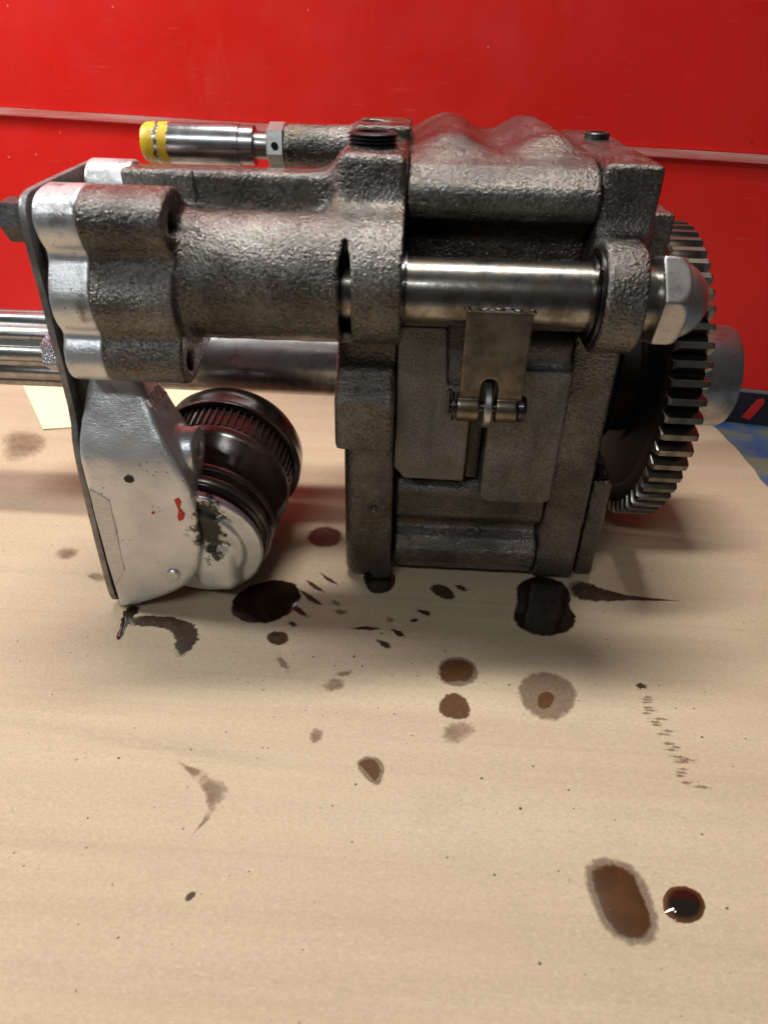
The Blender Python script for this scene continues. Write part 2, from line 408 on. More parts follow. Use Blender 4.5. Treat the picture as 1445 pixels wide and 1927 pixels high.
# red cabinet behind: local x runs along the face, y into the cabinet
WA = math.radians(-9); WO = Vector((36.7, 29.25, -.45))
cab = bpy.data.objects.new('red_cabinet', None); C.objects.link(cab); cab.location = WO*S; cab.rotation_euler = (0, 0, WA)
tag(cab, 'bright red painted metal cabinet standing behind the pump', 'cabinet')
def cabbox(name, x0, x1, y0, y1, z0, z1, mat, bev=.1):
    return rbox(name, x0, x1, y0, y1, z0, z1, mat, cab, bev)
cabbox('base_strip', -150, 60, 0, 20, .05, 3.55, 'black_plastic')
cabbox('edge_trim', -150, 60, -.12, 20, 3.6, 3.85, 'grey_edge', .04)
def zl(x): return 24.62-.0128*x          # the seam runs slightly uphill to the left
def slantbox(name, za, zb, y0, mat, bev):
    return prism(name, [(-150, za(-150)), (60, za(60)), (60, zb(60)), (-150, zb(-150))], 1, y0, 20, mat, cab, bev=bev, sharp=30)
slantbox('lower_panel', lambda x: 3.9, lambda x: zl(x)-.04, .15, 'red_cabinet_paint', .1)
slantbox('ledge', lambda x: zl(x), lambda x: zl(x)+.62, -.6, 'worn_edge_paint', .16)
slantbox('upper_panel', lambda x: zl(x)+.66, lambda x: 75, -.1, 'red_cabinet_paint', .1)
prism('red_mark', [(-2.05,.75),(-1.2,.55),(-.35,2.6),(-.55,3.05),(-1.1,2.9)], 1, -.1, .1, 'red_chip_paint', cab, bev=.03)

# cardboard sheet
nx, ny = 170, 340
xs = np.linspace(-58, 32.2, nx); ys = np.linspace(-40, 28.4, ny)
XX, YY = np.meshgrid(xs, ys, indexing='ij')
edge = np.clip((XX-25)/6.4, 0, 1)
XX = XX + edge*(.12*np.sin(YY*.23)+.05*np.sin(YY*1.7)-.012*np.maximum(YY-19, 0)**2)
YY = YY + (31.4-XX)*.21*np.clip((YY-21)/7.4, 0, 1)
ZZ = .03*np.sin(YY*2.1+.35*np.sin(XX*.11))*(.5+.5*np.sin(YY*.37+1)) + .014*np.sin(YY*7.6+.2*np.sin(XX*.2))*np.clip((YY+2)/6, .1, 1)*(.6+.4*np.sin(YY*.9+XX*.05)) + .03*np.sin(XX*.13+YY*.21)
def crease(x0, y0, x1, y1, depth, wd):
    L = math.hypot(x1-x0, y1-y0); tx, ty = (x1-x0)/L, (y1-y0)/L
    t = (XX-x0)*tx+(YY-y0)*ty; d = -(XX-x0)*ty+(YY-y0)*tx
    fade = np.clip(t/3, 0, 1)*np.clip((L-t)/3, 0, 1)
    return -depth*np.exp(-(d/wd)**2)*fade
ZZ += crease(-26, -13.6, -4.5, -16.0, .26, .6)+crease(1, -17.3, 26, -17.6, .13, .6)+crease(-50, 1.5, -14, -2.6, .16, .5)+crease(-30, -27, 20, -26, .12, .9)
ZZ += crease(6, 9.5, 34, 6.5, .14, .45)+crease(-40, 8, -18, 6.5, .12, .5)+crease(-24, -20, -6, -22.5, .08, .6)+crease(-45, 13, -20, 11, .1, .4)
ZZ = np.minimum(ZZ, .05)-.05
v = [(XX[i,j], YY[i,j], ZZ[i,j]) for i in range(nx) for j in range(ny)]
f = [(i*ny+j, (i+1)*ny+j, (i+1)*ny+j+1, i*ny+j+1) for i in range(nx-1) for j in range(ny-1)]
bord = [i*ny for i in range(nx)]+[(nx-1)*ny+j for j in range(1, ny)]+[i*ny+ny-1 for i in range(nx-2, -1, -1)]+[j for j in range(ny-2, 0, -1)]
n0 = len(v)
for b_ in bord: v.append((v[b_][0], v[b_][1], -.42))
L = len(bord)
for k in range(L): f.append((bord[k], n0+k, n0+(k+1) % L, bord[(k+1) % L]))
f.append(tuple(n0+k for k in range(L-1, -1, -1)))
card = link('cardboard_sheet', mesh('cardboard_sheet', v, f), 'cardboard', sharp=50)
tag(card, 'oil spotted tan cardboard sheet lying on the bench', 'cardboard')

pap = prism('paper_sheet', [(-44,31.5),(-36.3,20.6),(-28.6,22.5),(-22.5,27.5),(-21,33),(-24,38)], 2, .03, .09, 'cream_paper', None, bev=.01, smooth=False)
tag(pap, 'cream paper sheet lying at the back behind the splined shaft', 'paper')
br = bpy.data.objects.new('black_clamp', None); C.objects.link(br); br.location = (33.6*S, 12.5*S, -.45*S)
tag(br, 'black block with a bright metal lip beside the cardboard edge', 'clamp')
rbox('block', -1.2, 3, -3, 2.3, .02, 1.2, 'black_plastic', br, .2)
rbox('metal_lip', -1.1, 3, 1.6, 2.4, 1.22, 1.45, 'shaft_steel', br, .06)

# ------------------------------------------------------------------ the pump
pump = bpy.data.objects.new('oil_pump', None); C.objects.link(pump)
tag(pump, 'oily cast iron gear pump with splined shaft, big gear and oil filter on cardboard', 'pump')
PY, PZ = -.8, 21.4        # guide rod axis
GY, GZ = 12.0, 12.0       # drive shaft axis

flange_prof = chaikin([(5,24.6),(1.2,24.6),(-.6,25.3),(-1.4,26.3),(-2.4,26.55),(-3.9,26.2),(-4.55,25.4),(-4.45,24.3),(-3.75,23.4),(-4.4,22.5),(-4.95,21.4),(-4.75,20.2),(-4.2,19.5),(-4.75,18.8),(-4.85,17.7),(-4.2,16.9),(-2.6,16.6),(0,17.6),(5,18)], 2)
# --- left casting: cylinder, flange, rib, tower
def f_left(g):
    d = d_cyl(g, 0, (PY, 21.9), 3.3, -13.5, -.85, .08)
    d = smin(d, bxd(g, -16.3, -3, 1.6, 3.6, 20, 26.62, .35), .9)
    tower = bxd(g, -4.35, -.85, .6, 8.0, 19, 27.75, .4)
    tower = np.minimum(tower, bxd(g, -4.2, -.85, 7.6, 13.0, 19, 28.4, .25))
    d = smin(d, tower, 2.0)
    d = smin(d, d_cyl(g, 0, (10, 26.9), 1.25, -8.7, -3, .1), .8)
    fl = d_ext(g, 0, flange_prof, -16.35, -12.15, .16)
    d = smin(d, fl, .55)
    d = d + lump(g, .02, 2.6)
    d = np.maximum(d, np.minimum(g[0]-(-.86), 99))
    # holes and slots
    d = smax(d, -d_cyl(g, 0, (-3.1, 24.9), .55, -13.6, -11, .02), .05)
    d = smax(d, -d_cyl(g, 0, (-3.3, 18.0), .55, -13.6, -11, .02), .05)
    slot = d_ext(g, 0, [(-9,18.9),(-9,24.0),(-2.2,25.1),(-2.2,18.9)], -4.02, -3.38, .05)
    wedge = np.abs(g[0]+3.70)-.02-np.clip((24.6-g[2])*.22, 0, .32)
    d = np.maximum(d, -np.maximum(slot, wedge))
    d = np.maximum(d, -d_cyl(g, 0, (PY, 21.6), 2.5, -6, -1.6, .05))
    d = smax(d, -d_cyl(g, 2, (-3.05, 10.2), .95, 27, 30, .02), .08)
    return d
left = nets('cylinder_housing', (-16.5,-5.3,16.3), (-.7,13.3,28.8), .13, f_left, 'cast_iron', pump)
# mould seams / gasket line on the rib
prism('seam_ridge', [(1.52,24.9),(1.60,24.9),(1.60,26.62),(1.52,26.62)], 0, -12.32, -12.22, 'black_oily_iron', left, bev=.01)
# threaded plug in the tower
prof = [(-.2,1.28)]
for k in range(4): prof += [(.02+k*.18, 1.16), (.09+k*.18, 1.34), (.13+k*.18, 1.34)]
prof += [(.74,1.2),(.78,1.05),(.74,.92),(.2,.86),(.18,0.02)]
lathe('threaded_plug', prof, (-2.85,3.9,27.72), (0,0,1), 'black_oxide', left, 48, 40)

# --- middle gear case
case_prof = [(18,27.5),(3.4,27.55),(1.9,27.25),(.75,26.45),(.55,26.1),(.55,25.35),(1.0,24.75),(1.9,24.3),(2.5,23.6),(2.6,22.5),(2.6,8.6),(1.4,8.2),(.95,7.5),(.95,5.5),(1.5,4.9),(2.1,4.5),(2.1,3.9),(1.25,3.5),(.85,2.6),(.85,1.6),(1.3,.8),(2.2,.35),(18,.35)]
def f_case(g):
    d = d_ext(g, 0, case_prof, -.84, 9.12, .1)
    for x in (1.55, 6.85):
        d = smin(d, d_cap(g, (x, 5.5, 26.85), (x-.15, 16.0, 27.0), 1.42), 1.7)
    return d + lump(g, .025, 2.1)
case = nets('gear_case', (-1,.2,0), (9.3,18.4,29), .14, f_case, 'cast_iron_fine', pump)

# --- right end cover with the rod lug
def f_cover(g):
    d = bxd(g, 9.16, 12.25, 1.0, 17.2, .12, 27.6, .32)
    low = bxd(g, 8.9, 13, 0, 1.25, 0, 23.6, .05)
    d = smax(d, -low, .8)
    d = smin(d, d_cyl(g, 0, (PY, PZ), 2.85, 9.35, 11.45, .14), 1.5)
    d = smin(d, bxd(g, 9.5, 11.35, PY-1.4, 2.5, PZ-1.6, PZ+1.6, .2), .6)
    return d + lump(g, .03, 1.9)
cover = nets('end_cover', (9,-4,-.1), (12.5,17.6,28), .13, f_cover, 'cast_iron', pump)
lathe('socket_plug', [(-.2,.78),(.3,.78),(.38,.7),(.38,.46),(.1,.44),(.08,.02)], (10.8,12.0,27.6), (0,0,1), 'black_oxide', cover, 40, 35)
nets('side_block', (12.2,4.8,18), (14.7,9.4,24.8), .13, lambda g: bxd(g, 12.27, 14.55, 5.0, 9.2, 18.2, 24.6, .14)+lump(g,.02,2), 'cast_iron_fine', pump)
nets('foot', (12.3,2,0), (14,10,8.5), .12, lambda g: bxd(g, 12.42, 13.75, 2.1, 9.5, .1, 8.2, .18)+lump(g,.05,2.3), 'cast_iron_fine', pump)
nets('inner_web', (12,3,1), (12.6,18,20), .16, lambda g: bxd(g, 11.9, 12.5, 3.0, 17.0, 1.0, 18, .1), 'shade_black', pump)

# --- left side plate with square boss
def f_side(g):
    d = bxd(g, -4.35, -1.06, .45, 19.5, .06, 18.6, .85)
    d = np.minimum(d, bxd(g, -2.4, -1.06, .45, 19.5, .06, 18.6, .08))
    bp = chaikin([(3,18.8),(1.2,18.6),(.6,17.2),(-.6,15.9),(-1.4,15.2),(-1.5,14.9),(-1.5,11.9),(-1.3,11.7),(3,11.6)], 1)
    d = smin(d, d_ext(g, 0, bp, -4.65, -1.1, .36), .25)
    d = smax(d, -d_cap(g, (-2.3,.2,6.2), (-2.3,.5,6.2), .22), .05)
    return d + lump(g, .022, 2.4)
side = nets('side_plate', (-4.8,-1.8,-.1), (-.9,19.8,19), .13, f_side, 'cast_iron_fine', pump)

# --- machined pads between the plates
def f_padl(g):
    d = d_ext(g, 1, [(-1.02,9.9),(-.4,9.05),(3.5,9.0),(3.55,15.6),(2.0,15.7),(1.75,19.2),(-1.02,19.2)], 0, 3, .07)
    return np.minimum(d, bxd(g, 0, 3.3, .35, 3, 15, 19.2, .08))
nets('machined_pad', (-1.1,-.1,8.9), (3.7,3.1,19.4), .11, f_padl, 'machined_iron', pump)
def f_padr(g):
    d = d_ext(g, 1, [(4.6,8.1),(5.0,7.75),(8.6,7.75),(9.13,8.0),(9.13,16.9),(4.6,16.9)], -.3, 3, .08)
    d = smin(d, bxd(g, 5.0, 9.13, .3, 3, 14, 18.7, .7), .5)
    return d
nets('machined_pad', (4.5,-.4,7.6), (9.3,3.1,18.9), .11, f_padr, 'machined_iron', pump)
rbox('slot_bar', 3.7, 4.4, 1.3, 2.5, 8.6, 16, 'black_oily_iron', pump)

# --- guide rod, snap rings, cap nut
rod = lathe('guide_rod', [(0,1.72),(.1,1.78),(5.6,1.78),(5.6,1.79),(15.05,1.79),(15.1,1.7),(15.1,1.55),(16.8,1.55),(16.8,1.5),(18.2,1.5)], (-6,PY,PZ), (1,0,0), 'rod_steel', pump, 96, 30)
lathe('snap_ring', [(0,1.80),(0,2.02),(.14,2.02),(.14,1.80)], (-.78,PY,PZ), (1,0,0), 'dark_steel', rod, 64, 30)
lathe('snap_ring', [(0,1.80),(0,2.12),(.16,2.12),(.16,1.80)], (8.95,PY,PZ), (1,0,0), 'dark_steel', rod, 64, 30)
lathe('washer', [(0,1.80),(0,2.5),(.14,2.5),(.14,1.80)], (9.17,PY,PZ), (1,0,0), 'dark_steel', rod, 64, 30)
rbox('snap_ring_ear', 8.92, 9.14, PY-1.85, PY-1.45, PZ+1.35, PZ+1.95, 'dark_steel', rod, .04)
sleeve = lathe('sleeve', [(0,1.5),(0,1.74),(.95,1.74),(1.0,1.6)], (11.4,PY,PZ), (1,0,0), 'rod_steel', rod, 64, 30)
nut = nets('cap_nut', (12.1,PY-2.7,PZ-2.7), (16,PY+2.7,PZ+2.7), .09,
    lambda g: smin(smax(d_ext(g, 0, hexa(2.52,(PY,PZ),math.pi/6+.26), 12.3, 13.65, .03), np.sqrt((g[0]-12.1)**2*1.0+(g[1]-PY)**2+(g[2]-PZ)**2)-2.72, .08),
        np.maximum(np.sqrt((g[0]-13.2)**2+(g[1]-PY)**2+(g[2]-PZ)**2)-2.04, -(g[0]-12.7)), .12), 'nut_steel', rod)

# --- lever bracket hanging on the rod
brk = nets('lever_bracket', (2.3,-2.9,14.6), (6.2,-1.5,21.3), .08,
    lambda g: np.maximum(np.minimum(np.minimum(d_ext(g, 0, [(-2.62,15.4),(-2.28,15.4),(-2.28,21.08),(-2.62,21.08)], 2.55, 6.05, .04),
        d_cyl(g, 0, (-2.2,15.4), .82, 2.45, 5.82, .05)), bxd(g, 2.5, 5.85, -2.62, -2.2, 15.3, 16.4, .05)),
        -smin(bxd(g, 3.72, 4.62, -4, 0, 13, 16.9, .02), d_cyl(g, 1, (4.17, 16.85), .45, -4, 0, .01), .05)), 'bronze_stained_steel', pump)
nets('weld_bead', (2.3,-2.8,20.4), (6.4,-2.0,21.5), .08, lambda g: d_cap(g, (2.6,-2.45,21.12), (6.05,-2.45,21.12), .17)+lump(g,.09,7), 'rod_steel', brk)
pin = lathe('hinge_pin', [(0,.3),(.05,.38),(.4,.38),(.4,.34),(3.85,.34),(3.85,.74),(4.1,.78),(4.3,.66),(4.34,.3)], (2.05,-2.25,15.45), (1,0,0), 'dark_steel', brk, 40, 35)
lathe('pin_washer', [(0,.3),(0,.82),(.16,.82),(.16,.3)], (2.18,-2.25,15.45), (1,0,0), 'dark_steel', brk, 40, 35)
prism('cotter_pin', circ(.12,(2.0,-2.55),10), 2, 15.1, 16.6, 'dark_steel', brk, bev=.05)
lathe('link_plate', [(0,.4),(0,1.28),(.06,1.34),(.34,1.34),(.4,1.28),(.4,.4)], (3.95,-2.05,15.55), (1,0,0), 'nut_steel', brk, 48, 35)
rbox('link_arm', 4.0, 4.3, -2.0, 1.6, 14.4, 16.2, 'dark_steel', brk)

# --- drive shaft with splines
shaft = lathe('drive_shaft', [(0,2.45),(16.5,2.45),(17.5,2.72),(33,2.72)], (-37,GY,GZ), (1,0,0), 'shaft_steel', pump, 96, 30)
t = [(-.62,2.2),(-.55,2.55),(-.44,2.78),(-.25,2.9),(.25,2.9),(.44,2.78),(.55,2.55),(.62,2.2)]
sp0 = prism('spline', t, 0, -17, 0, 'shaft_steel', shaft, bev=.05, sharp=50)
for i in range(10):
    s_ = sp0 if i == 0 else sp0.copy()
    if i: C.objects.link(s_); s_.parent = shaft
    s_.location = (-20.2*S, GY*S, GZ*S); s_.rotation_euler = (math.radians(36*i+6), 0, 0)

# --- drive gear
gear = lathe('drive_gear', [(0,2.6),(0,4.9),(.12,5.1),(.2,5.2),(.2,8.4),(.05,8.6),(0,8.8),(0,9.78),(2.3,9.78),(2.3,8.7),(1.5,8.4),(1.5,3.0)], (15.7,GY,GZ), (1,0,0), 'shade_black', pump, 96, 30)
lathe('hub', [(0,3.0),(0,3.72),(5.0,3.72),(5.25,3.6),(5.32,3.3),(5.32,2.4),(4.0,2.3)], (17.9,GY,GZ), (1,0,0), 'hub_steel', gear, 80, 30)
NT = 58
tv = [(-.43,9.55),(-.385,9.9),(-.33,10.2),(-.26,10.5),(-.19,10.72),(.19,10.72),(.26,10.5),(.33,10.2),(.385,9.9),(.43,9.55)]
v = []
for x, ins in ((0,.16),(.16,0),(2.22,0),(2.38,.14)):
    for a, r in tv: v.append((x, a*(1-.5*ins), 9.5+(r-9.5)*(1-ins*.8)))
f = []
n_ = len(tv)
for k in range(3):
    for i in range(n_): j = (i+1) % n_; f.append((k*n_+i, (k+1)*n_+i, (k+1)*n_+j, k*n_+j))
f += [tuple(range(n_)), tuple(range(4*n_-1, 3*n_-1, -1))]
tm = mesh('tooth', v, f)
bm = bmesh.new(); bm.from_mesh(tm); bmesh.ops.recalc_face_normals(bm, faces=bm.faces); bm.to_mesh(tm); bm.free()
t0 = link('tooth', tm, 'gear_steel', gear, sharp=25)
for i in range(NT):
    t_ = t0 if i == 0 else t0.copy()
    if i: C.objects.link(t_); t_.parent = gear
    t_.location = (15.72*S, GY*S, GZ*S); t_.rotation_euler = (2*math.pi*(i+.35)/NT, 0, 0)
lathe('bearing_collar', [(0,5.6),(.5,5.6),(.55,5.2),(.9,5.2),(.95,5.35),(1.3,5.35),(1.35,4.8),(2.0,4.8),(2.05,5.0),(2.3,5.0),(2.35,4.4),(3.7,4.4)], (12.1,GY,GZ), (1,0,0), 'shade_black', pump, 96, 30)

# --- relief valve behind
valve = lathe('relief_valve', [(0,.7),(.12,1.02),(.35,1.16),(.7,1.2),(6.2,1.2),(6.25,1.14),(7.1,1.14),(7.15,.95),(7.15,.5)], (-17.75,10,26.85), (1,0,0), 'relief_valve_steel', pump, 64, 35)
lathe('valve_stem', [(0,.75),(.9,.75),(.9,.85),(1.2,.85)], (-10.7,10,26.85), (1,0,0), 'shaft_steel', valve, 48, 30)
ln = prism('lock_nut', hexa(1.34,(10,26.9),.25), 0, -9.75, -8.68, 'nut_steel', valve, bev=.08)
lathe('pin_hole', [(0,.2),(.14,.2)], (-9.2,8.80,27.05), (0,-1,0), 'hole_dark', valve, 20, 30)

# --- plate, spacer and filter head at the left end
plate_prof = [(7,26.3),(4.8,26.25),(-.8,26.05),(-2.0,25.95),(-2.55,25.5),(-2.8,24.6),(-2.85,22.6),(-2.75,20.9),(-2.9,18.7),(-2.85,17.1),(-2.9,13.9),(-3.5,12.4),(-3.7,10.3),(-3.8,8),(-3.9,4.7),(-3.95,1.3),(-3.6,.25),(-2.4,.06),(3,.06),(4,8),(5,15),(8,17),(8.2,25)]
plate = prism('end_plate', chaikin(plate_prof, 1), 0, -19.95, -19.58, 'plate_steel', pump, bev=.03)
prism('gasket', chaikin([(p[0]+.7, p[1]-.2) for p in plate_prof[2:14]]+[(3,8),(3,25)], 1), 0, -19.575, -18.5, 'black_rubber', plate, bev=.02)
def f_spacer(g):
    d = d_ext(g, 0, [(p[0]+.28, p[1]-.03) if p[1] > 17.4 else (p[0]+.28, p[1]-.12) for p in flange_prof], -18.55, -16.42, .14)
    d = np.maximum(d, g[1]-1.5)
    d = np.minimum(d, d_cyl(g, 0, (4.6,25.15), 1.5, -19.05, -16.42, .14))
    return d + lump(g, .015, 2.2)
nets('spacer', (-19.2,-5,16), (-16.3,6.3,26.8), .11, f_spacer, 'aluminium', pump)
def boltx(name, x0, x1, c, r, rot, mat):
    b_ = lathe(name, [(0,.3),(0,r*1.12),(.12,r*1.14),(.12,.3)], (x1-.12, c[0], c[1]), (1,0,0), mat, pump, 40, 30)
    prism('bolt_head', hexa(r, c, rot), 0, x0, x1-.13, mat, b_, bev=.09)
boltx('hex_bolt', -21.35, -19.97, (-1.3,24.5), 1.12, .1, 'black_oxide')
boltx('hex_bolt', -20.95, -19.97, (-1.5,17.4), 1.12, .35, 'zinc_oily')
rbox('plate_tab', -22.2, -19.98, 3.2, 4.6, 21.4, 21.75, 'dark_steel', pump)
rbox('plate_tab', -21.6, -19.98, 3.2, 4.6, 18.9, 19.2, 'dark_steel', pump)

FA = np.array([.02, 1, .13]); FA = FA/np.linalg.norm(FA); FC = np.array([-13.75, -2.35, 5.05])
head_pts = chaikin([(-19.5,17.1),(-16.1,17.1),(-15.2,15.2),(-14.4,13.3),(-13.5,11.5),(-12.95,9.4),(-12.9,6.9),(-13.1,4.6),(-14.0,2.7),(-15.6,1.5),(-17.6,.6),(-19.0,.12),(-19.5,.2)], 1)
def f_head(g):
    p2 = d_poly2(g[0], g[2], head_pts)+.03*(g[1]+4.2)
    slope = .23*((g[2]-12.0)+np.sqrt((g[2]-12.0)**2+.5))
    slab = np.maximum(-(g[1]+4.15-slope), g[1]-.2)
    d = smax(p2, slab, .5)
    d = np.maximum(d, -19.56-g[0])
    d = smin(d, d_cyl(g, 0, (-1.5,11.4), 1.4, -16, -13.1, .1), .25)
    d = np.maximum(d, -d_cyl(g, 0, (-1.3,11.3), .6, -14.2, -12.5, .02))
    d = smin(d, d_disc(g, FC, FA, 4.4, -.6, -.02, .12), .06)
    d = smin(d, d_disc(g, FC, FA, 3.3, -.95, 0, .25), .15)
    d = smin(d, bxd(g, -14.0, -11.0, -3.7, -1.9, 1.5, 5.6, .88), .25)
    bot = smax(g[2]*0+(.06-g[2]), -99+g[0]*0, .1)
    d = np.maximum(d, bot)
    return d + lump(g, .03, 1.7)
head = nets('filter_head', (-19.7,-4.8,-.05), (-8.8,.5,17.4), .115, f_head, 'aluminium_dirty', pump)
prism('milled_patch', [(-19.25,9.9),(-18.15,9.1),(-18.3,3.6),(-19.2,2.2)], 1, -4.22, -4.1, 'milled_aluminium', head, bev=.02, smooth=False)
lathe('rivet', [(0,.42),(.12,.42),(.2,.34),(.22,.02)], (-15.1,-4.16,3.45), (0,-1,0), 'aluminium', head, 32, 35)
prism('red_paint_chip', [(-14.12,9.35),(-13.85,9.5),(-13.72,9.2),(-13.86,8.75),(-13.62,8.3),(-13.75,7.95),(-14.05,7.75),(-14.12,8.1),(-13.98,8.6)], 1, -4.2, -3.95, 'red_chip_paint', head, bev=.02)
prism('red_paint_chip', circ(.1,(-15.6,8.3),7), 1, -4.2, -4.05, 'red_chip_paint', head, bev=.02)
prism('black_chip', [(-16.95,10.75),(-16.7,10.95),(-16.4,10.85),(-16.35,10.55),(-16.6,10.4),(-16.9,10.5)], 1, -4.2, -4.05, 'hole_dark', head, bev=.02)
# raised casting marks on the shaded side face (not readable in the photograph)
nrm = Vector((.86,0,.42)).normalized(); tang = Vector((-.44,0,.9)).normalized()
def mark(base, k, ht, wd):
    u = tang; v_ = Vector((0,1,0)); p = base
    c0 = [p+u*a+v_*b_+nrm*hh for hh in (-.1,.07) for a, b_ in ((0,0),(ht,0),(ht,wd),(0,wd))]
    me = mesh('raised_mark', c0, [(3,2,1,0),(4,5,6,7),(0,1,5,4),(1,2,6,5),(2,3,7,6),(3,0,4,7)])
    link('raised_mark', me, 'aluminium', head, smooth=False)

for k in range(6):
    mark(Vector((-15.08, -2.7+k*.40, 14.75))+nrm*.02, k, rnd.uniform(.45,.6), .12)
    mark(Vector((-14.98, -2.55+k*.40, 14.5))+nrm*.02, k, .16, .2)
for k in range(3):
    mark(Vector((-14.62, -2.0+k*.38, 13.75))+nrm*.02, k, .42, .13)

# --- oil filter, axis running back from the head
FAv = tuple(FA)
filt = lathe('oil_filter', [(.30,3.6),(.36,4.2),(.5,4.42),(.62,4.5)]+[(2.35,4.62),(2.5,4.7),(2.75,4.78),(4.9,4.9),(5.0,4.97),(5.85,5.02),(6.0,4.98),(6.05,4.8),(8.2,4.8)],
    tuple(FC), FAv, 'filter_black_paint', pump, 112, 32)
lathe('gasket', [(-.02,3.2),(-.02,4.05),(.34,4.05),(.34,3.2)], tuple(FC), FAv, 'black_rubber', filt, 64, 35)
lathe('rolled_rim', [(.62,4.5),(.75,4.66),(.95,4.72),(1.15,4.64),(1.3,4.48),(1.5,4.42),(1.7,4.48),(1.85,4.62),(2.05,4.70),(2.25,4.66),(2.35,4.62)], tuple(FC), FAv, 'rusty_rim_steel', filt, 112, 50, closed_ends=False)
lathe('shell', [(8.2,4.7),(8.2,5.22),(8.26,5.36),(8.4,5.40),(8.55,5.36),(9.3,5.36),(10.1,5.28),(10.8,4.95),(11.3,4.4),(11.65,3.4),(11.8,2.2),(11.85,.02)], tuple(FC), FAv, 'filter_black_paint', filt, 112, 40)
rib_me = None
q = Vector(FAv).to_track_quat('X', 'Z')
for i in range(64):
    if rib_me is None:
        rb = prism('rib', [(-.1,4.75),(-.07,5.02),(.07,5.02),(.1,4.75)], 0, 6.1, 8.2, 'filter_black_paint', filt, bev=.03, sharp=30); rib_me = rb
    else:
        rb = rib_me.copy(); C.objects.link(rb); rb.parent = filt
    rb.rotation_mode = 'QUATERNION'; rb.location = Vector(FC)*S
    rb.rotation_quaternion = q @ Euler((2*math.pi*i/64, 0, 0)).to_quaternion()

# ------------------------------------------------------------------ oil on the cardboard
def outline(pts, n=3, jit=.0):
    p = chaikin(pts, n); r_ = random.Random(len(pts)*31+int(pts[0][0]*97))
    cx = sum(a for a, _ in p)/len(p); cy = sum(b for _, b in p)/len(p)
    ph = [r_.uniform(0, 6.28) for _ in range(4)]; out = []
    for i, (a, b) in enumerate(p):
        t = 2*math.pi*i/len(p); k = 1+jit*(math.sin(9*t+ph[0])+.7*math.sin(17*t+ph[1])+.6*math.sin(31*t+ph[2]))
        out.append((cx+(a-cx)*k, cy+(b-cy)*k))
    return out
def zc(x, y):        # height of the cardboard surface
    i = int(np.clip(np.searchsorted(xs, x)-1, 0, nx-2)); j = int(np.clip(np.searchsorted(ys, y)-1, 0, ny-2))
    a = (x-xs[i])/(xs[i+1]-xs[i]); b = (y-ys[j])/(ys[j+1]-ys[j])
    return (ZZ[i,j]*(1-a)+ZZ[i+1,j]*a)*(1-b)+(ZZ[i,j+1]*(1-a)+ZZ[i+1,j+1]*a)*b
def blob(name, pts, mat, lift, parent=None, dome=0.0, jit=.012):
    p = outline(pts, 3, jit); n_ = len(p)
    cx = sum(a for a, _ in p)/n_; cy = sum(b for _, b in p)/n_
    # pull the centre towards the polygon's fat part
    fr = [1, .96, .9, .8, .65, .45, .25, .1]
    v, f, at = [], [], []
    for k in fr:
        e_ = 1-k
        for a, b in p:
            x, y = cx+(a-cx)*k, cy+(b-cy)*k
            v.append((x, y, zc(x, y)+lift+dome*(1-k*k)**.6)); at.append(e_)
    for r in range(len(fr)-1):
        for i in range(n_):
            j = (i+1) % n_; f.append((r*n_+i, r*n_+j, (r+1)*n_+j, (r+1)*n_+i))
    v.append((cx, cy, zc(cx, cy)+lift+dome)); at.append(1); c_ = len(v)-1; b0 = (len(fr)-1)*n_
    for i in range(n_): f.append((b0+i, b0+(i+1) % n_, c_))
    me = mesh(name, v, f)
    a_ = me.attributes.new('edge', 'FLOAT', 'POINT'); a_.data.foreach_set('value', at)
    bm = bmesh.new(); bm.from_mesh(me); bmesh.ops.recalc_face_normals(bm, faces=bm.faces)
    if sum(f_.normal.z for f_ in bm.faces) < 0: bmesh.ops.reverse_faces(bm, faces=bm.faces)
    bm.to_mesh(me); bm.free()
    return link(name, me, mat, parent)
